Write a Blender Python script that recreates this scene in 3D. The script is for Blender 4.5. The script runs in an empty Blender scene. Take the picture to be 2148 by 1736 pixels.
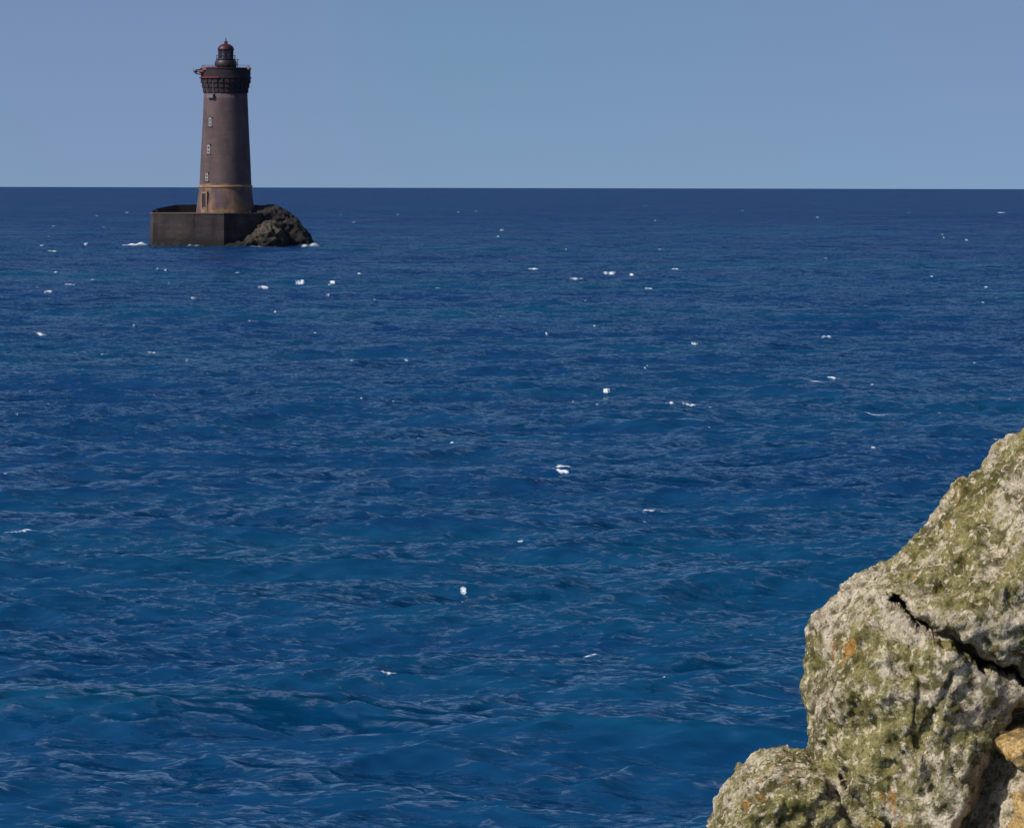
import bpy, math, numpy as np, random
from mathutils import Vector, Matrix
import bmesh
random.seed(4); rng=np.random.default_rng(11)
scene=bpy.context.scene
F=8000.0; W0=2148.0; HZ=393.5; CAMZ=9.0; CX=1074.0

# ------------------------------------------------------------ helpers
def link(o,parent=None):
    scene.collection.objects.link(o)
    if parent: o.parent=parent
    return o
def nodes(name):
    m=bpy.data.materials.new(name); m.use_nodes=True
    nt=m.node_tree; nt.nodes.clear()
    return m,nt
class N:
    def __init__(s,nt): s.nt=nt
    def n(s,t,**k):
        nd=s.nt.nodes.new(t)
        for a,b in k.items(): setattr(nd,a,b)
        return nd
    def l(s,a,b): s.nt.links.new(a,b)
    def coord(s,scale=(1,1,1),rot=(0,0,0)):
        tc=s.n('ShaderNodeTexCoord'); mp=s.n('ShaderNodeMapping')
        mp.inputs['Scale'].default_value=scale; mp.inputs['Rotation'].default_value=rot
        s.l(tc.outputs['Object'],mp.inputs['Vector']); return mp.outputs[0]
    def noise(s,vec,scale,detail=4,rough=0.5,dist=0.0,out='Fac',dims='3D'):
        t=s.n('ShaderNodeTexNoise',noise_dimensions=dims); s.l(vec,t.inputs['Vector'])
        t.inputs['Scale'].default_value=scale; t.inputs['Detail'].default_value=detail
        t.inputs['Roughness'].default_value=rough; t.inputs['Distortion'].default_value=dist
        return t.outputs[out]
    def ramp(s,fac,stops):
        r=s.n('ShaderNodeValToRGB'); s.l(fac,r.inputs[0]); e=r.color_ramp.elements
        while len(e)<len(stops): e.new(0.5)
        for i,(p,c) in enumerate(stops):
            e[i].position=p; e[i].color=(c,c,c,1) if not isinstance(c,tuple) else (*c,1)
        return r.outputs[0]
    def mix(s,fac,a,b,blend='MIX'):
        m=s.n('ShaderNodeMix',data_type='RGBA',blend_type=blend)
        for sock,v in ((m.inputs[0],fac),(m.inputs[6],a),(m.inputs[7],b)):
            if hasattr(v,'is_linked'): s.l(v,sock)
            elif isinstance(v,tuple): sock.default_value=(*v,1)
            else: sock.default_value=v
        return m.outputs[2]
    def math(s,op,a,b=0.0,clamp=False):
        m=s.n('ShaderNodeMath',operation=op,use_clamp=clamp)
        for sock,v in ((m.inputs[0],a),(m.inputs[1],b)):
            if hasattr(v,'is_linked'): s.l(v,sock)
            else: sock.default_value=v
        return m.outputs[0]
    def vm(s,op,a,b=None):
        m=s.n('ShaderNodeVectorMath',operation=op)
        for sock,v in ((m.inputs[0],a),(m.inputs[1],b)):
            if v is None: continue
            if hasattr(v,'is_linked'): s.l(v,sock)
            else: sock.default_value=v
        return m.outputs[0]
    def bump(s,h,strength,dist,normal=None):
        b=s.n('ShaderNodeBump'); s.l(h,b.inputs['Height'])
        b.inputs['Strength'].default_value=strength; b.inputs['Distance'].default_value=dist
        if normal: s.l(normal,b.inputs['Normal'])
        return b.outputs[0]
    def out(s,col,rough=0.8,normal=None,metal=0,spec=0.3):
        p=s.n('ShaderNodeBsdfPrincipled'); o=s.n('ShaderNodeOutputMaterial')
        if hasattr(col,'is_linked'): s.l(col,p.inputs['Base Color'])
        else: p.inputs['Base Color'].default_value=(*col,1)
        p.inputs['Roughness'].default_value=rough; p.inputs['Metallic'].default_value=metal
        p.inputs['Specular IOR Level'].default_value=spec
        if normal: s.l(normal,p.inputs['Normal'])
        s.l(p.outputs[0],o.inputs[0]); return p

def mesh_obj(name,verts,faces,mat=None,parent=None,smooth=False):
    me=bpy.data.meshes.new(name); me.from_pydata([tuple(v) for v in verts],[],faces); me.update()
    if smooth: me.polygons.foreach_set('use_smooth',[True]*len(me.polygons))
    o=bpy.data.objects.new(name,me); link(o,parent)
    if mat: me.materials.append(mat)
    return o
def join_parts(parts):
    V=[];Fc=[]
    for v,f in parts:
        b=len(V); V+=v; Fc+=[tuple(i+b for i in q) for q in f]
    return V,Fc
def box(c,s,rz=0.0):
    cx,cy,cz=c; sx,sy,sz=[k/2 for k in s]; v=[]
    for dx,dy,dz in [(-1,-1,-1),(1,-1,-1),(1,1,-1),(-1,1,-1),(-1,-1,1),(1,-1,1),(1,1,1),(-1,1,1)]:
        x=dx*sx;y=dy*sy
        v.append((cx+x*math.cos(rz)-y*math.sin(rz),cy+x*math.sin(rz)+y*math.cos(rz),cz+dz*sz))
    return v,[(0,3,2,1),(4,5,6,7),(0,1,5,4),(1,2,6,5),(2,3,7,6),(3,0,4,7)]
def tube(a,b,r,n=6):
    a=Vector(a);b=Vector(b);d=(b-a).normalized()
    u=d.orthogonal().normalized();w=d.cross(u);v=[]
    for p in (a,b):
        for i in range(n):
            t=2*math.pi*i/n; v.append(tuple(p+u*math.cos(t)*r+w*math.sin(t)*r))
    f=[(i,(i+1)%n,n+(i+1)%n,n+i) for i in range(n)]+[tuple(range(n-1,-1,-1)),tuple(range(n,2*n))]
    return v,f
def lathe(profile,n=96,cx=0,cy=0):
    v=[];f=[]
    for r,z in profile:
        for i in range(n):
            t=2*math.pi*i/n; v.append((cx+r*math.cos(t),cy+r*math.sin(t),z))
    m=len(profile)
    for j in range(m-1):
        for i in range(n):
            f.append((j*n+i,j*n+(i+1)%n,(j+1)*n+(i+1)%n,(j+1)*n+i))
    f.append(tuple(range(n-1,-1,-1))); f.append(tuple((m-1)*n+i for i in range(n)))
    return v,f

# ------------------------------------------------------------ sky + sun
SUN_EL=math.radians(42); tosun=Vector((-0.88,-0.46,0)).normalized()
sun_az=math.atan2(tosun.x,tosun.y)
world=bpy.data.worlds.new("sky"); scene.world=world; world.use_nodes=True
nt=world.node_tree; nt.nodes.clear(); w=N(nt)
tc=w.n('ShaderNodeTexCoord')
add=w.n('ShaderNodeVectorMath',operation='ADD'); w.l(tc.outputs['Generated'],add.inputs[0]); add.inputs[1].default_value=(0,0,0.25)
nor=w.n('ShaderNodeVectorMath',operation='NORMALIZE'); w.l(add.outputs[0],nor.inputs[0])
sky=w.n('ShaderNodeTexSky',sky_type='NISHITA'); sky.sun_disc=False
sky.sun_elevation=SUN_EL; sky.sun_rotation=sun_az
sky.air_density=1.0; sky.dust_density=1.4; sky.ozone_density=2.2
w.l(nor.outputs[0],sky.inputs[0])
nz=w.noise(tc.outputs['Generated'],7.0,2,0.4)
tint=w.mix(w.ramp(nz,[(0.35,0.0),(0.65,1.0)]),(0.95,1.04,1.02),(1.06,1.0,1.04))
sz=w.n('ShaderNodeSeparateXYZ'); w.l(tc.outputs['Generated'],sz.inputs[0])
haze=w.ramp(w.math('MULTIPLY',sz.outputs[2],12.0,True),[(0.0,(1.06,1.05,1.03)),(1.0,(0.97,0.97,0.98))])
skc=w.mix(1.0,w.mix(1.0,sky.outputs[0],tint,'MULTIPLY'),haze,'MULTIPLY')
bg=w.n('ShaderNodeBackground'); bg.inputs[1].default_value=0.107
w.l(skc,bg.inputs[0]); wo=w.n('ShaderNodeOutputWorld'); w.l(bg.outputs[0],wo.inputs[0])
sd=bpy.data.lights.new('sun','SUN'); sd.energy=4.8; sd.angle=math.radians(0.5); sd.color=(1.0,0.94,0.83)
so=link(bpy.data.objects.new('sun',sd))
dirv=Vector((tosun.x*math.cos(SUN_EL),tosun.y*math.cos(SUN_EL),math.sin(SUN_EL)))
so.rotation_euler=dirv.to_track_quat('Z','Y').to_euler(); so.location=(-30,-30,60)

# ------------------------------------------------------------ camera
cd=bpy.data.cameras.new('camera'); cam=link(bpy.data.objects.new('camera',cd))
cam.location=(0,0,CAMZ)
cam.rotation_euler=(Matrix.Rotation(math.radians(90),3,'X')@Matrix.Rotation(math.radians(0.13),3,'Z')).to_euler()
cd.lens=36*F/W0; cd.sensor_width=36; cd.shift_y=-(868-HZ)/W0
cd.clip_start=0.1; cd.clip_end=120000
scene.camera=cam
scene.view_settings.view_transform='Standard'; scene.view_settings.look='None'; scene.view_settings.exposure=0

# ------------------------------------------------------------ sea
def sea_xy(px,py):
    d=CAMZ*F/(py-HZ); return ((px-CX)/F*d,d)
r1=np.geomspace(3,46,60,endpoint=False)
rr=[46.0]
while rr[-1]<3200: rr.append(rr[-1]+0.055*(rr[-1]/54)**1.33)
r3=np.geomspace(rr[-1]*1.02,70000,90)
R=np.concatenate([r1,rr,r3]); nr=len(R)
t1=np.linspace(-math.pi,-0.165,60,endpoint=False); t2=np.linspace(-0.165,0.165,880,endpoint=False); t3=np.linspace(0.165,math.pi,61)
T=np.concatenate([t1,t2,t3]); ncol=len(T)
dr=np.gradient(R); dT=np.gradient(T)
X=(R[:,None]*np.sin(T)[None,:]).astype(np.float32); Y=(R[:,None]*np.cos(T)[None,:]).astype(np.float32)
Z=np.zeros_like(X); DX=np.zeros_like(X); DY=np.zeros_like(X)
def sm(v): 
    v=np.clip(v,0,1); return v*v*(3-2*v)
NC=230
lams=np.exp(rng.uniform(math.log(0.36),math.log(18),NC))
for lam in lams:
    th=math.radians(90+rng.normal(5,28 if lam<4 else 24)); k=2*math.pi/lam
    kx=k*math.cos(th); ky=k*math.sin(th)
    base=0.030 if lam<1.8 else (0.027 if lam<6 else 0.015)
    s=base*rng.uniform(0.6,1.4); a=s/k; ph=rng.uniform(0,2*math.pi)
    wr=sm((2.4-k*dr)/1.2).astype(np.float32)
    ok=np.where(wr>0.01)[0]
    if len(ok)==0: continue
    m=ok.max()+1; m0=ok.min()
    p=kx*X[m0:m]+ky*Y[m0:m]+np.float32(ph)
    wt=wr[m0:m,None]*sm((2.4-k*R[m0:m,None]*dT[None,:])/1.2).astype(np.float32)
    c=np.cos(p)*wt; sn=np.sin(p)*wt
    Z[m0:m]+=a*c; DX[m0:m]-=0.95*a*math.cos(th)*sn; DY[m0:m]-=0.95*a*math.sin(th)*sn
foam=np.zeros_like(X)
caps=[(815,549,34,5),(627,598,18,8),(697,598,14,4),(750,578,12,4),(494,573,10,4),(549,607,22,4),(145,601,26,4),(203,590,24,4),
(113,575,6,4),(128,578,6,5),(288,626,8,5),(409,632,14,3),(98,621,20,3),(572,656,5,5),(846,692,10,4),(631,764,10,5),(318,744,22,5),
(168,748,34,3),(220,753,18,3),(85,712,30,3),(281,692,6,3),(357,700,22,2),(1117,565,24,4),(1278,576,26,5),(1326,577,12,4),
(1416,565,16,4),(1365,607,26,3),(1215,591,34,3),(1228,634,7,3),(1050,485,8,5),(960,446,8,3),(997,444,12,3),(864,428,7,3),
(1352,431,10,3),(1555,442,8,3),(1713,455,9,3),(2098,444,18,4),(1975,492,8,3),(1460,725,14,4),(1752,796,26,8),(1715,802,60,3),
(1275,831,16,5),(1448,848,30,5),(1500,852,34,3),(1402,847,28,3),(1685,694,12,3),(1735,714,28,3),(1188,997,42,7),(1183,1006,34,4),(943,946,8,5),
(874,926,6,4),(1087,1134,14,4),(980,1258,16,5),(1228,1368,42,5),(975,1416,24,5),(813,1426,42,3),(322,1442,70,2.5),(1380,1095,60,2.5),
(1386,1412,7,4),(1755,1286,24,4),(40,1130,80,2.5),(10,1010,12,3),(60,980,10,4),(1050,850,6,3),(856,760,10,3),(920,606,12,3),(178,517,12,3),
(108,534,26,3),(330,572,6,3),(712,452,6,3),(686,627,9,3),(350,598,6,3),(2068,603,12,3),(1830,957,10,4),(1710,942,10,4),(2040,763,8,3),
(1147,705,9,3),(520,686,8,3),(140,795,5,5),(825,856,6,4),(2100,920,26,3),(1840,872,110,2)]
for _ in range(70):
    py=HZ+50+480*random.random()**1.5; caps.append((random.uniform(-150,2300),py,random.uniform(3,9),random.uniform(1.0,1.8)))
for (px,py,wd,ht) in caps:
    x0,y0=sea_xy(px,py); ppm=(py-HZ)/CAMZ
    # break on the nearest crest
    i=int(np.searchsorted(R,math.hypot(x0,y0))); j=int(np.clip(np.searchsorted(T,math.atan2(x0,y0)),0,ncol-1))
    span=max(3,int(1.2/max(dr[i],0.05))); lo=max(0,i-span); hi=min(nr-1,i+span)
    ic=lo+int(np.argmax(Z[lo:hi,j])); rad=float(R[ic])-0.5*float(dr[ic]); x0=rad*math.sin(T[j]); y0=rad*math.cos(T[j])
    sx=wd/ppm*0.55; hz=max(min(ht/ppm,0.40)*0.62,0.03)
    sy=max(hz*0.55, 1.1*dr[ic])
    i0,i1=np.searchsorted(R,rad-4*sy-0.6*sx-abs(x0)*0.01-.3),np.searchsorted(R,rad+4*sy+0.6*sx+abs(x0)*0.01+.3)
    th0=math.atan2(x0,y0); j0=np.searchsorted(T,th0-3.2*sx/y0-0.001); j1=np.searchsorted(T,th0+3.2*sx/y0+0.001)
    xx=X[i0:i1,j0:j1]-x0; yy=Y[i0:i1,j0:j1]-y0
    tilt=random.uniform(-0.25,0.25); yc=yy-tilt*xx-0.3*sx*np.sin(xx/sx*2.2+random.random()*6)
    rag=0.70+0.30*np.sin(xx/sx*random.uniform(4,7)+random.random()*6)*np.sin(xx/sx*random.uniform(1.5,3)+random.random()*6)
    g=np.exp(-(xx/sx)**4-(yc/sy)**2)*rag
    amp=1.15 if ht>3.5 else 0.88
    foam[i0:i1,j0:j1]=np.maximum(foam[i0:i1,j0:j1],g*amp)
    Z[i0:i1,j0:j1]+=hz*0.75*g
for (px,ht,wd) in [(282,7,46),(262,5,40),(300,9,22),(655,7,16),(664,8,18),(400,3,60),(540,3,60),(640,4,16)]:
    sx=wd/13.9*0.5; hz=ht/13.9; sy=3.5; y0=571; x0=(px-CX)/F*y0
    i0,i1=np.searchsorted(R,550),np.searchsorted(R,595)
    xx=X[i0:i1]-x0; yy=Y[i0:i1]-y0
    g=np.exp(-(xx/sx)**2-(yy/sy)**2)*(0.72+0.28*np.sin(xx*3.1+px)*np.sin(xx*1.3))
    foam[i0:i1]=np.maximum(foam[i0:i1],g*(1.1 if px<320 else 0.85)); Z[i0:i1]+=hz*0.85*g
co=np.empty((nr*ncol,3),np.float32); co[:,0]=(X+DX).ravel(); co[:,1]=(Y+DY).ravel(); co[:,2]=Z.ravel()
idx=np.arange(nr*ncol,dtype=np.int32).reshape(nr,ncol)
q=np.stack([idx[:-1,:-1],idx[1:,:-1],idx[1:,1:],idx[:-1,1:]],-1).reshape(-1,4)[:,::-1]
me=bpy.data.meshes.new('sea'); me.vertices.add(len(co)); me.vertices.foreach_set('co',co.ravel())
me.loops.add(q.size); me.loops.foreach_set('vertex_index',q.ravel()); me.polygons.add(len(q))
me.polygons.foreach_set('loop_start',np.arange(0,q.size,4,dtype=np.int32))
me.update(calc_edges=True); me.polygons.foreach_set('use_smooth',np.ones(len(q),bool))
at=me.attributes.new('foam','FLOAT','POINT'); at.data.foreach_set('value',foam.ravel().astype(np.float32))
sea=link(bpy.data.objects.new('sea',me))

m,nt=nodes('sea_water'); s=N(nt)
def slopes(sc,scale,detail,rough,sx,sy,rot=0.0):
    c=s.noise(s.coord(sc,(0,0,rot)),scale,detail,rough,0.2,'Color','2D')
    c=s.vm('SUBTRACT',c,(0.5,0.5,0.5)); return s.vm('MULTIPLY',c,(sx,sy,0))
s1=slopes((0.42,1.5,1),1.5,2,0.6,1.0,2.6,0.06)
s2=slopes((0.45,1.3,1),5.5,2,0.65,1.0,2.6,-0.08)
s3=slopes((0.22,0.7,1),0.40,2,0.55,0.4,1.9,0.10)
gust=s.ramp(s.noise(s.coord((0.03,0.06,1)),1.0,3,0.6,0.5,'Fac','2D'),[(0.33,0.62),(0.66,1.25)])
gs=s.n('ShaderNodeVectorMath',operation='SCALE'); s.l(s.vm('ADD',s1,s2),gs.inputs[0]); s.l(gust,gs.inputs['Scale'])
geo=s.n('ShaderNodeNewGeometry')
nn=s.vm('NORMALIZE',s.vm('ADD',geo.outputs['Normal'],s.vm('ADD',s3,gs.outputs[0])))
nd=s.vm('NORMALIZE',s.vm('ADD',geo.outputs['Normal'],s.vm('MULTIPLY',s.vm('ADD',s1,s3),(0.6,0.6,0))))
big=s.noise(s.coord((0.012,0.018,1)),1.0,4,0.55)
sep=s.n('ShaderNodeSeparateXYZ'); tcc=s.n('ShaderNodeTexCoord'); s.l(tcc.outputs['Object'],sep.inputs[0])
dist=s.n('ShaderNodeMapRange'); s.l(sep.outputs[1],dist.inputs[0]); dist.inputs[1].default_value=50; dist.inputs[2].default_value=1200
dd=s.math('POWER',dist.outputs[0],0.45)
deep=s.mix(dd,(0.0010,0.036,0.104),(0.0060,0.021,0.092))
teal=s.mix(s.ramp(big,[(0.46,0.0),(0.74,0.85)]),deep,(0.0012,0.052,0.108))
df=s.n('ShaderNodeBsdfDiffuse'); s.l(teal,df.inputs[0]); s.l(nd,df.inputs['Normal'])
gl=s.n('ShaderNodeBsdfGlossy'); gl.inputs['Roughness'].default_value=0.08; s.l(nn,gl.inputs['Normal'])
gl.inputs['Color'].default_value=(0.84,0.95,1,1)
fr=s.n('ShaderNodeFresnel'); fr.inputs[0].default_value=1.33; s.l(nn,fr.inputs['Normal'])
# far off, the wave faces turned to the shore hide the flat water between them
cap=s.n('ShaderNodeMapRange'); s.l(dd,cap.inputs[0]); cap.inputs[3].default_value=1.35; cap.inputs[4].default_value=0.50
fac=s.math('MINIMUM',s.math('MULTIPLY',fr.outputs[0],cap.outputs[0]),0.94)
mx=s.n('ShaderNodeMixShader'); s.l(fac,mx.inputs[0]); s.l(df.outputs[0],mx.inputs[1]); s.l(gl.outputs[0],mx.inputs[2])
fa=s.n('ShaderNodeAttribute',attribute_name='foam')
fn=s.noise(s.coord((0.8,1.3,1)),9.0,3,0.7)
ff=s.ramp(s.math('ADD',fa.outputs['Fac'],s.math('MULTIPLY',s.math('SUBTRACT',fn,0.5),1.3)),[(0.36,0.0),(0.76,1.0)])
ff=s.math('MULTIPLY',ff,s.ramp(fa.outputs['Fac'],[(0.08,0.0),(0.30,1.0)]))
fd=s.n('ShaderNodeBsdfDiffuse'); fd.inputs[0].default_value=(0.66,0.72,0.78,1)
mx2=s.n('ShaderNodeMixShader'); s.l(ff,mx2.inputs[0]); s.l(mx.outputs[0],mx2.inputs[1]); s.l(fd.outputs[0],mx2.inputs[2])
o=s.n('ShaderNodeOutputMaterial'); s.l(mx2.outputs[0],o.inputs[0])
me.materials.append(m)

# ------------------------------------------------------------ materials
def stone_mat(name,base,dark,stain=None,course=0.45,zlo=None,con=0.85):
    m,nt=nodes(name); s=N(nt)
    tcx=s.n('ShaderNodeTexCoord'); sp=s.n('ShaderNodeSeparateXYZ'); s.l(tcx.outputs['Object'],sp.inputs[0])
    cb=s.n('ShaderNodeCombineXYZ'); s.l(s.math('ADD',sp.outputs[0],s.math('MULTIPLY',sp.outputs[1],0.6)),cb.inputs[0]); s.l(sp.outputs[2],cb.inputs[1])
    br=s.n('ShaderNodeTexBrick'); s.l(cb.outputs[0],br.inputs[0]); br.inputs['Scale'].default_value=1.0
    br.inputs['Row Height'].default_value=course; br.inputs['Brick Width'].default_value=course*2.2; br.inputs['Mortar Size'].default_value=0.02
    br.inputs['Color1'].default_value=(1,1,1,1); br.inputs['Color2'].default_value=(con,con,con,1); br.inputs['Mortar'].default_value=(con-.1,con-.1,con-.1,1)
    c=s.mix(s.ramp(s.noise(s.coord((1,1,0.35)),0.6,5,0.6),[(0.35,0.0),(0.65,1.0)]),base,dark)
    c=s.mix(1.0,c,br.outputs[0],'MULTIPLY')
    if stain:
        zz=s.n('ShaderNodeMapRange'); s.l(sp.outputs[2],zz.inputs[0]); zz.inputs[1].default_value=5.2; zz.inputs[2].default_value=9.6
        zr=s.ramp(zz.outputs[0],[(0.0,1.0),(0.35,0.45),(0.7,0.3),(0.9,1.0),(1.0,0.0)])
        f=s.math('MULTIPLY',zr,s.ramp(s.noise(s.coord((0.6,0.6,0.3)),1.1,4,0.6),[(0.42,0.0),(0.62,0.8)]))
        c=s.mix(f,c,stain)
    if zlo:
        zz=s.n('ShaderNodeMapRange'); s.l(sp.outputs[2],zz.inputs[0]); zz.inputs[1].default_value=zlo; zz.inputs[2].default_value=0.2
        f=s.math('ADD',zz.outputs[0],s.math('SUBTRACT',s.noise(s.coord(),0.8,4,0.6),0.5))
        c=s.mix(s.ramp(f,[(0.3,0.0),(0.7,0.9)]),c,(0.012,0.012,0.012))
    b=s.bump(s.noise(s.coord(),3,4,0.7),0.4,0.06)
    s.out(c,0.85,b); return m
def plain(name,col,rough=0.6,var=0.25,metal=0):
    m,nt=nodes(name); s=N(nt)
    c=s.mix(s.noise(s.coord(),2.5,4,0.6),tuple(k*(1-var) for k in col),tuple(k*(1+var) for k in col))
    s.out(c,rough,None,metal); return m
tower_m=stone_mat('granite_tower',(0.104,0.070,0.072),(0.066,0.046,0.053),(0.32,0.18,0.08),0.6,None,0.85)
plat_m=stone_mat('platform_masonry',(0.058,0.043,0.044),(0.024,0.020,0.025),None,0.5,2.6,0.68)
dark_m=plain('dark_ironwork',(0.022,0.014,0.022),0.5)
red_m=plain('red_paint',(0.16,0.022,0.025),0.5)
pink_m=plain('faded_red_paint',(0.34,0.12,0.12),0.6)
white_m=plain('white_window',(0.28,0.28,0.29),0.5,0.1)
glass_m=plain('lantern_glass',(0.05,0.055,0.08),0.12)
trim_m=stone_mat('pale_band',(0.34,0.21,0.11),(0.18,0.12,0.085))
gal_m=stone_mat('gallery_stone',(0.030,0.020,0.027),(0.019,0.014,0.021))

# ------------------------------------------------------------ lighthouse
S=576/F; D=576.0
lh=link(bpy.data.objects.new('lighthouse',None)); lh.location=((473-CX)*S,D,0)
def zz(py): return CAMZ-(py-HZ)*S
prof=[(4.42,3.5),(4.40,5.1),(4.28,zz(432)),(4.08,zz(410)),(3.97,zz(396)),(3.90,zz(385)),(3.80,zz(350)),(3.62,zz(300)),(3.44,zz(250)),(3.32,zz(210)),(3.28,zz(198))]
v,f=lathe(prof,96); mesh_obj('tower_shaft',v,f,tower_m,lh,True)
v,f=lathe([(3.98,zz(395)),(4.08,zz(394.3)),(4.08,zz(391)),(3.98,zz(390))],96); mesh_obj('string_course',v,f,trim_m,lh)
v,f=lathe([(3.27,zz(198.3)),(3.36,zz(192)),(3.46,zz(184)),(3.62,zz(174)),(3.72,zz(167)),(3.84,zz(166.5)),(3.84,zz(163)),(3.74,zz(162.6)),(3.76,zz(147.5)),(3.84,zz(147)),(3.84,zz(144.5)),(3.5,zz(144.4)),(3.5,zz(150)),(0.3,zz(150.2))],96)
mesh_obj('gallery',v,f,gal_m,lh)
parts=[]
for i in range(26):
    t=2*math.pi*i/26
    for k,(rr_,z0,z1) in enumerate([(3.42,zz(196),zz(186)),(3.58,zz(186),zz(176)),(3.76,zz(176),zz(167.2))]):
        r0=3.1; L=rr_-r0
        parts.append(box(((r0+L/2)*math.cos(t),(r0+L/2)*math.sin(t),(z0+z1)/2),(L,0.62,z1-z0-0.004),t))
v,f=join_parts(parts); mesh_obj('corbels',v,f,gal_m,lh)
parts=[]
for i in range(14):
    t=math.radians(178+i*6); parts.append(box((3.9*math.cos(t),3.9*math.sin(t),zz(165)),(0.22,0.43,0.14),t))
v,f=join_parts(parts); mesh_obj('red_ledge',v,f,red_m,lh)
def on_wall(px,r):
    x=(px-473)*S; a=math.asin(max(-1,min(1,x/r))); return x,-r*math.cos(a),a
for i,(px,py,h) in enumerate([(444,258,17),(441,315,18),(437.5,373,16)]):
    r=np.interp(py,[198,250,300,350,385],[3.28,3.44,3.62,3.80,3.90]); x,y,a=on_wall(px,r)
    h*=S
    v,f=join_parts([box((x,y,zz(py)),(0.50,0.14,h),a)]); mesh_obj('window_frame_%d'%(i+1),v,f,white_m,lh)
    ox,oy=0.08*math.sin(a),-0.08*math.cos(a)
    v,f=join_parts([box((x+ox,y+oy,zz(py)+h*0.18),(0.26,0.03,h*0.34),a),box((x+ox,y+oy,zz(py)-h*0.26),(0.3,0.03,h*0.24),a)]); mesh_obj('window_pane_%d'%(i+1),v,f,glass_m,lh)
    v,f=join_parts([box((x,y,zz(py)-h*0.56),(0.85,0.26,0.16),a),box((x,y,zz(py)+h*0.56),(0.75,0.2,0.14),a)]); mesh_obj('window_sill_%d'%(i+1),v,f,tower_m,lh)
x,y,a=on_wall(433,4.15)
v,f=join_parts([box((x,y,zz(426)),(0.85,0.3,2.6),a)]); mesh_obj('door',v,f,dark_m,lh)
v,f=join_parts([box((x-0.55*math.cos(a),y-0.55*math.sin(a)-0.03,zz(426)),(0.22,0.4,2.9),a),box((x+0.55*math.cos(a),y+0.55*math.sin(a)-0.03,zz(426)),(0.22,0.4,2.9),a),box((x,y-0.03,zz(405.5)),(1.3,0.42,0.25),a)]); mesh_obj('door_surround',v,f,trim_m,lh)
x,y,a=on_wall(445,3.4)
v,f=join_parts([box((x,y-0.1,zz(204)),(1.2,0.5,0.55),a)]+[tube((x-0.4,y-0.3,zz(200)),(x-1.0,y-0.5,zz(172)),0.05),tube((x+0.4,y-0.3,zz(200)),(x+0.3,y-0.6,zz(172)),0.05)]); mesh_obj('maintenance_box',v,f,plain('grey_box',(0.12,0.11,0.13)),lh)
P=lambda px,py,y=0:((px-473)*S,y,zz(py))
parts=[tube(P(408,153,-1.2),P(462,147,-1.2),0.15),tube(P(410,150,-1.0),P(440,143,-1.0),0.09),tube(P(410,156,-1.4),P(440,163,-1.4),0.08),tube(P(420,155,-2.0),P(452,150,-2.0),0.14),
 box(P(430,151,-1.4),(1.9,1.0,0.24)),tube(P(413,148,-1.2),P(413,157,-1.2),0.07),tube(P(407,146,-1.2),P(407,154,-1.2),0.035)]
v,f=join_parts(parts); mesh_obj('crane_arm',v,f,dark_m,lh)
v,f=join_parts([box(P(437,146,-2.2),(1.5,0.8,0.5)),box(P(423,151.5,-1.7),(1.0,0.6,0.22)),box(P(452,144.5,-2.6),(0.7,0.5,0.35))]); mesh_obj('red_winch',v,f,pink_m,lh)
v,f=join_parts([box(P(517,146,-1.6),(1.0,0.7,0.30)),box(P(523,145.5,-0.8),(0.5,0.7,0.35))]); mesh_obj('red_cover',v,f,pink_m,lh)
pr=[(1.25,zz(151)),(1.40,zz(147)),(1.62,zz(142)),(1.70,zz(136)),(1.60,zz(130)),(1.35,zz(127)),(1.50,zz(126.5)),(1.50,zz(125.2)),(1.02,zz(125))]
v,f=lathe(pr,48); mesh_obj('lantern_base',v,f,dark_m,lh,True)
v,f=lathe([(1.0,zz(125.3)),(1.0,zz(105.8))],32); mesh_obj('lantern_glazing',v,f,glass_m,lh)
parts=[]
for i in range(10):
    t=2*math.pi*i/10+0.2; c,s_=math.cos(t),math.sin(t)
    parts.append(tube((1.08*c,1.08*s_,zz(125)),(1.08*c,1.08*s_,zz(106)),0.09))
for py in (119,112):
    for i in range(20):
        a0=2*math.pi*i/20;a1=2*math.pi*(i+1)/20
        parts.append(tube((1.08*math.cos(a0),1.08*math.sin(a0),zz(py)),(1.08*math.cos(a1),1.08*math.sin(a1),zz(py)),0.045,4))
for i in range(16):
    a0=2*math.pi*i/16;a1=2*math.pi*(i+1)/16
    parts.append(tube((1.45*math.cos(a0),1.45*math.sin(a0),zz(118)),(1.45*math.cos(a1),1.45*math.sin(a1),zz(118)),0.03,4))
    parts.append(tube((1.45*math.cos(a0),1.45*math.sin(a0),zz(125)),(1.45*math.cos(a0),1.45*math.sin(a0),zz(118)),0.025,4))
v,f=join_parts(parts); mesh_obj('lantern_mullions',v,f,dark_m,lh)
v,f=lathe([(1.26,zz(107)),(1.26,zz(105)),(1.18,zz(101.5)),(0.98,zz(98)),(0.65,zz(95)),(0.3,zz(93.5)),(0.2,zz(92.5)),(0.30,zz(91)),(0.28,zz(89)),(0.12,zz(88)),(0.08,zz(85)),(0.04,zz(81))],48)
mesh_obj('lantern_dome',v,f,plain('dome_red_paint',(0.045,0.010,0.014),0.5),lh,True)
parts=[tube(P(499,147,-1),P(499,126,-1),0.06),tube(P(492,147,-1),P(492,128,-1),0.05),tube(P(486,130,-1),P(501,127,-1),0.05),tube(P(490,138,-1),P(500,138,-1),0.05)]
for i in range(30):
    a0=2*math.pi*i/30;a1=2*math.pi*(i+1)/30; r=3.6
    parts.append(tube((r*math.cos(a0),r*math.sin(a0),zz(139)),(r*math.cos(a1),r*math.sin(a1),zz(139)),0.02,4))
    parts.append(tube((r*math.cos(a0),r*math.sin(a0),zz(145)),(r*math.cos(a0),r*math.sin(a0),zz(139)),0.018,4))
v,f=join_parts(parts); mesh_obj('railings_and_mast',v,f,dark_m,lh)
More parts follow.
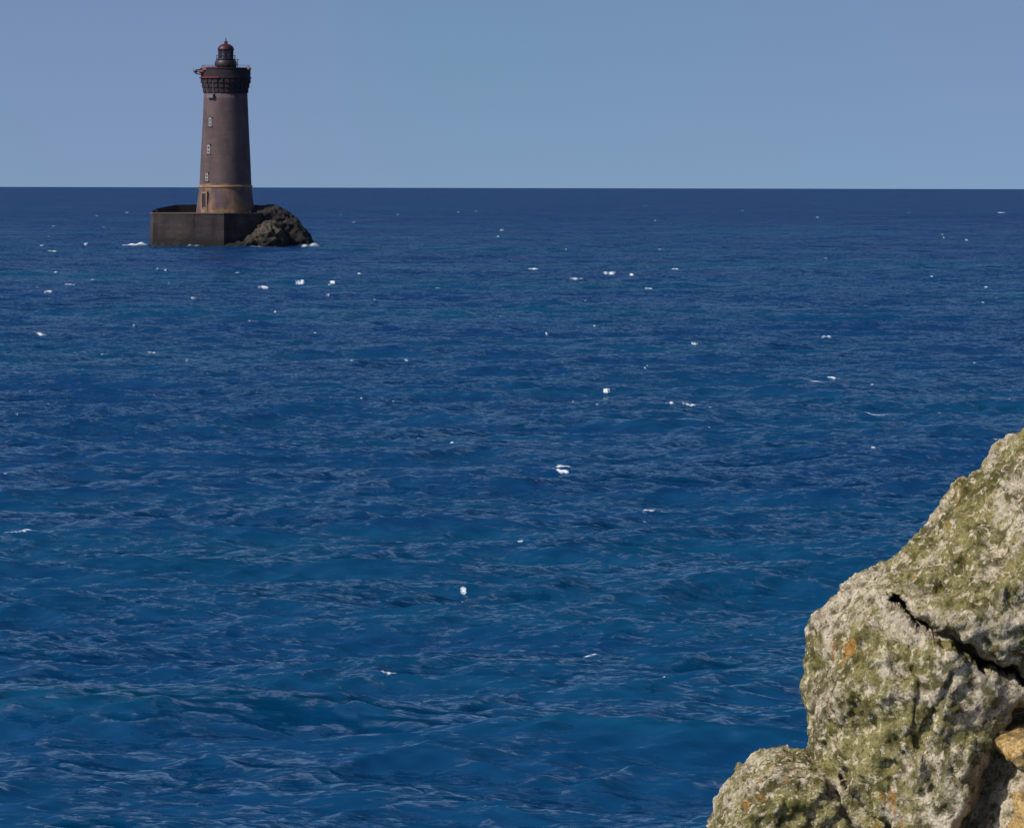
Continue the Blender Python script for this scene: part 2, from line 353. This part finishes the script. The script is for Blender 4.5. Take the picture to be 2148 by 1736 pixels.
plan=[(-11.15,-1.5),(-10.4,-4.6),(-4.5,-5.6),(-4.5,-6.5),(0.3,-6.9),(5.5,-3.0),(7.2,0),(5,6),(-5,7),(-10.2,3.5)]
def prism(plan,z0,z1,batter=0.0):
    n=len(plan); v=[(x*(1+batter),y*(1+batter),z0) for x,y in plan]+[(x,y,z1) for x,y in plan]
    return v,[(i,(i+1)%n,n+(i+1)%n,n+i) for i in range(n)]+[tuple(range(n-1,-1,-1)),tuple(range(n,2*n))]
v,f=prism(plan,-1.5,4.95,0.02); mesh_obj('platform',v,f,plat_m,lh)
cop=[(x*1.012,y*1.012) for x,y in plan]; v,f=prism(cop,4.951,5.13); mesh_obj('platform_coping',v,f,plain('coping_stone',(0.085,0.065,0.058),0.85),lh)
def wall(pts,th=0.5):
    v=[];f=[]
    for x,y,z in pts:
        v+=[(x,y-th/2,5.131),(x,y+th/2,5.131),(x,y+th/2,z),(x,y-th/2,z)]
    for i in range(len(pts)-1):
        a=4*i;b=a+4
        for k in range(4): f.append((a+k,b+k,b+(k+1)%4,a+(k+1)%4))
    f.append((0,1,2,3)); e=len(v)-4; f.append((e+3,e+2,e+1,e)); return v,f
v,f=join_parts([wall([(-10.9,-1.2,5.35),(-10.2,-0.6,zz(439)),(-9.0,0.6,zz(435)),(-7.6,2.6,zz(431.5)),(-4.0,4.2,zz(430.5)),(0,4.6,zz(430.5)),(3.5,4.4,zz(431)),(6.0,3.0,zz(433))])])
mesh_obj('parapet',v,f,plain('parapet_stone',(0.035,0.030,0.034),0.9),lh)
v,f=join_parts([tube((-5.1+0.7,-6.6,z),(-4.5+0.35,-6.6,z),0.04) for z in np.arange(0.5,5,0.4)]+[box((4.0,-4.0,5.3),(0.25,0.25,0.35)),box((-10.0,-4.3,5.35),(0.3,0.3,0.45))]); mesh_obj('ladder',v,f,dark_m,lh)

# ------------------------------------------------------------ rocks
def tex(name,typ,size,**k):
    t=bpy.data.textures.new(name,typ)
    if hasattr(t,'noise_scale'): t.noise_scale=size
    for a,b in k.items(): setattr(t,a,b)
    return t
def seg_dist(px,pz,poly):
    best=np.full(px.shape,1e9); wid=np.zeros(px.shape)
    for (x0,z0,w0),(x1,z1,w1) in zip(poly[:-1],poly[1:]):
        dx,dz=x1-x0,z1-z0; t=np.clip(((px-x0)*dx+(pz-z0)*dz)/(dx*dx+dz*dz),0,1)
        d=np.hypot(px-x0-t*dx,pz-z0-t*dz); u=d<best; best[u]=d[u]; wid[u]=(w0+t*(w1-w0))[u]
    return best,wid
def rock(name,outline,layers,voxel,smooth_it,disps,mat,parent=None,loc=(0,0,0),cracks=None,fine=None):
    pts=[Vector((x,z)) for x,z in outline]
    n=len(pts); cxx=sum(p.x for p in pts)/n; czz=sum(p.y for p in pts)/n
    V=[];Fc=[]
    for (y,sc,ox,oz) in layers:
        for p in pts: V.append((cxx+(p.x-cxx)*sc+ox,y,czz+(p.y-czz)*sc+oz))
    for j in range(len(layers)-1):
        for i in range(n): Fc.append((j*n+i,j*n+(i+1)%n,(j+1)*n+(i+1)%n,(j+1)*n+i))
    Fc.append(tuple(range(n-1,-1,-1))); Fc.append(tuple((len(layers)-1)*n+i for i in range(n)))
    o=mesh_obj(name,V,Fc,mat,parent,True); o.location=loc
    bm=bmesh.new(); bm.from_mesh(o.data); bmesh.ops.triangulate(bm,faces=bm.faces[:]); bmesh.ops.recalc_face_normals(bm,faces=bm.faces[:]); bm.to_mesh(o.data); bm.free()
    def addm(o,rem,sm_it,ds):
        if rem:
            r=o.modifiers.new('r','REMESH'); r.mode='VOXEL'; r.voxel_size=voxel; r.use_smooth_shade=True
        if sm_it:
            q_=o.modifiers.new('s','SMOOTH'); q_.factor=0.8; q_.iterations=sm_it
        for k,(t,st) in enumerate(ds):
            d=o.modifiers.new('d%d'%k,'DISPLACE'); d.texture=t; d.strength=st; d.mid_level=0.5; d.texture_coords='GLOBAL'
    addm(o,True,smooth_it,disps)
    if cracks:
        bpy.context.view_layer.update()
        dg=bpy.context.evaluated_depsgraph_get(); m2=bpy.data.meshes.new_from_object(o.evaluated_get(dg))
        o.modifiers.clear(); o.data=m2
        if not m2.materials: m2.materials.append(mat)
        nv=len(m2.vertices); c=np.empty(nv*3,np.float32); m2.vertices.foreach_get('co',c); c=c.reshape(-1,3)
        front=np.clip((0.25-c[:,1])/0.2,0,1)
        for poly,depth in cracks:
            wob=0.012*np.sin(c[:,0]*31)+0.008*np.sin(c[:,0]*83+1)
            d,wd=seg_dist(c[:,0],c[:,2]+wob,poly)
            g=np.exp(-(d/np.maximum(wd,1e-4))**2)
            c[:,1]+=depth*g*front
        m2.vertices.foreach_set('co',c.ravel()); m2.update()
        addm(o,False,0,fine or [])
    return o
def lichen_mat(name,pale,olive,grey,orange_amt,sc):
    m,nt=nodes(name); s=N(nt); c0=s.coord()
    c=s.mix(s.ramp(s.noise(c0,5*sc,5,0.65),[(0.40,0.0),(0.62,1.0)]),pale,grey)
    a=s.noise(c0,2.2*sc,9,0.76,0.4); c=s.mix(s.ramp(a,[(0.445,0.0),(0.515,0.90)]),c,olive)
    a2=s.math('ADD',s.noise(c0,15*sc,6,0.74),s.math('MULTIPLY',s.math('SUBTRACT',s.noise(s.coord((1,1,1),(0.4,0.2,0.3)),1.9*sc,3,0.6),0.5),0.55))
    c=s.mix(s.ramp(a2,[(0.50,0.0),(0.58,0.92)]),c,tuple(k*0.38 for k in olive))
    a3=s.noise(c0,26*sc,4,0.7); c=s.mix(s.ramp(a3,[(0.54,0.0),(0.61,0.8)]),c,tuple(min(1,k*1.08) for k in pale))
    og=s.math('MULTIPLY',s.ramp(s.noise(s.coord((1.7,1,0.8)),3.1*sc,6,0.64,0.4),[(0.600-orange_amt,0.0),(0.645-orange_amt,0.9)]),s.ramp(s.noise(c0,14*sc,5,0.75),[(0.42,0.0),(0.53,1.0)]))
    c=s.mix(og,c,(0.40,0.165,0.02))
    sp=s.ramp(s.noise(c0,60*sc,3,0.75),[(0.36,0.40),(0.5,1.0)]); c=s.mix(1.0,c,sp,'MULTIPLY')
    b=s.bump(s.noise(c0,22*sc,6,0.76),1.0,0.036/sc); b=s.bump(s.noise(c0,80*sc,3,0.7),0.8,0.010/sc,b)
    s.out(c,0.95,b,spec=0.1); return m
lic=lichen_mat('lichen_granite',(0.68,0.585,0.45),(0.25,0.225,0.075),(0.47,0.40,0.31),0.0,1.0)
tan=lichen_mat('tan_granite',(0.72,0.50,0.24),(0.54,0.36,0.14),(0.56,0.40,0.20),0.0,1.0)
outc=link(bpy.data.objects.new('rock_outcrop',None))
DR=14.0; k=DR/F
def Q(lst): return [((x-CX)*k,CAMZ-(y-HZ)*k) for x,y in lst]
def QC(lst): return [((x-CX)*k,CAMZ-(y-HZ)*k,w_*k) for x,y,w_ in lst]
tA=tex('rk_big','CLOUDS',0.38,noise_depth=3); tB=tex('rk_mid','CLOUDS',0.11,noise_depth=4); tC=tex('rk_fine','CLOUDS',0.026,noise_depth=3)
tV=tex('rk_pit','VORONOI',0.075); tV2=tex('rk_slab','VORONOI',0.34)
Lf=[(-0.60,0.55,0.16,-0.02),(-0.45,0.78,0.08,0),(-0.22,0.94,0.02,0),(0,1,0,0),(0.4,0.97,0,0),(0.9,0.8,0,0)]
B=Q([(2200,890),(2280,840),(2380,810),(2540,860),(2660,1050),(2690,2500),(1760,2500),(1724,1900),(1720,1736),(1716,1600),(1727,1530),(1719,1470),(1722,1420),(1734,1372),(1762,1316),(1783,1278),(1812,1240),(1852,1218),(1908,1203),(1954,1164),(2004,1108),(2050,1062),(2086,1018),(2132,980),(2166,948)])
cr=[(QC([(1862,1240,5),(1890,1260,9),(1950,1301,14),(2020,1338,15),(2060,1362,8),(2148,1408,7),(2400,1540,10)]),0.22),
    (QC([(2160,1425,20),(2120,1480,34),(2065,1555,38),(2035,1620,30),(1995,1720,26),(1970,1850,16)]),0.24),
    (QC([(1790,1260,6),(1900,1380,5),(1890,1500,6)]),0.02),
    (QC([(1960,1380,8),(1900,1500,10),(1930,1600,12)]),0.04),
    (QC([(1760,1620,5),(1850,1700,8),(1900,1800,8)]),0.06)]
rock('main_boulder',B,Lf,0.008,7,[(tA,0.14),(tV2,0.09),(tB,0.070)],lic,outc,(0,DR,0),cr,[(tV,0.026),(tC,0.028)])
C=Q([(1500,1755),(1518,1700),(1550,1656),(1603,1612),(1652,1598),(1694,1590),(1740,1605),(1860,1720),(1900,2500),(1400,2500),(1445,1900)])
rock('lower_boulder',C,[(-0.4,0.8,0,0),(-0.2,0.95,0,0),(0,1,0,0),(0.4,0.95,0,0)],0.008,8,[(tB,0.08),(tV,0.028),(tC,0.03)],lic,outc,(0,DR+0.05,0))
Dk=Q([(2050,1505),(2090,1484),(2160,1470),(2260,1480),(2350,1530),(2330,1570),(2200,1562),(2110,1548),(2065,1535)])
rock('tan_ledge',Dk,[(-0.2,0.9,0,0),(0,1,0,0),(0.3,1,0,0)],0.008,2,[(tB,0.05),(tC,0.02)],tan,outc,(0,DR-0.66,0))
Dl=Q([(2085,1610),(2130,1585),(2250,1575),(2380,1600),(2400,2300),(2040,2300),(2055,1800),(2062,1700),(2090,1650)])
rock('tan_block',Dl,[(-0.2,0.92,0,0),(0,1,0,0),(0.3,1,0,0)],0.009,2,[(tB,0.07),(tC,0.02)],tan,outc,(0,DR-0.66,0))
tG=tex('cl_big','CLOUDS',1.5,noise_depth=4)
cl=[(0.55,5.7),(1.2,6.0),(3.0,6.2),(6,6.6),(9,5.5),(10,-1.5),(-1.0,-1.5),(-0.6,1.0),(0.0,3.5)]
rock('lower_cliff',cl,[(-2.0,0.85,0.4,-0.4),(-0.8,1,0,0),(2,1,0,0),(5,0.9,0,-0.3)],0.06,4,[(tG,0.8),(tA,0.3),(tB,0.1)],lic,outc,(0,DR+0.6,0))
def islet_mat(name,a,b_):
    m,nt=nodes(name); s=N(nt); c0=s.coord()
    c=s.mix(s.ramp(s.noise(c0,0.9,7,0.7),[(0.42,0.0),(0.60,1.0)]),a,b_)
    sp=s.n('ShaderNodeSeparateXYZ'); s.l(c0,sp.inputs[0])
    zr=s.n('ShaderNodeMapRange'); s.l(sp.outputs[2],zr.inputs[0]); zr.inputs[1].default_value=2.4; zr.inputs[2].default_value=0.6
    c=s.mix(s.math('MULTIPLY',zr.outputs[0],0.85),c,(0.010,0.011,0.012))
    b=s.bump(s.noise(c0,2.2,7,0.75),1.0,0.5); s.out(c,0.85,b); return m
im1=islet_mat('islet_dark_rock',(0.035,0.031,0.032),(0.015,0.014,0.017)); im2=islet_mat('islet_painted_lit_rock',(0.11,0.088,0.068),(0.024,0.021,0.021))  # front rock's sunlit look is put into its lighter base colour
isl=link(bpy.data.objects.new('rock_islet',None)); isl.location=((473-CX)*S,D,0)
I=lambda lst:[((x-473)*S,zz(y)) for x,y in lst]
tI=tex('is_big','CLOUDS',2.0,noise_depth=4); tJ=tex('is_mid','VORONOI',0.9)
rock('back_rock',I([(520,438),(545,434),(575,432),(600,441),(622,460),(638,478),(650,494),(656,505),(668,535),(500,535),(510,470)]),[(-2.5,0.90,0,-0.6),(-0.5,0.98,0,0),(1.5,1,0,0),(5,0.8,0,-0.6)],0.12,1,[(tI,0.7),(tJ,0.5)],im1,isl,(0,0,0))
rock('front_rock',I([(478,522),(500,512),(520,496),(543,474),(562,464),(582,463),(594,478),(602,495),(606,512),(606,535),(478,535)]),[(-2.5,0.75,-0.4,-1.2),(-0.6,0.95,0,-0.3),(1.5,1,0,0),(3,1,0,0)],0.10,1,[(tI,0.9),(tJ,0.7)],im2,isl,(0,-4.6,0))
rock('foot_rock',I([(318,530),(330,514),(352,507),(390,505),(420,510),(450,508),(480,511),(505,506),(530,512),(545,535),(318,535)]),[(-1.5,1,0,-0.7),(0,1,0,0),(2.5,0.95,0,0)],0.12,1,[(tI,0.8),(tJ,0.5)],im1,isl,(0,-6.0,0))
print('done verts',len(co))
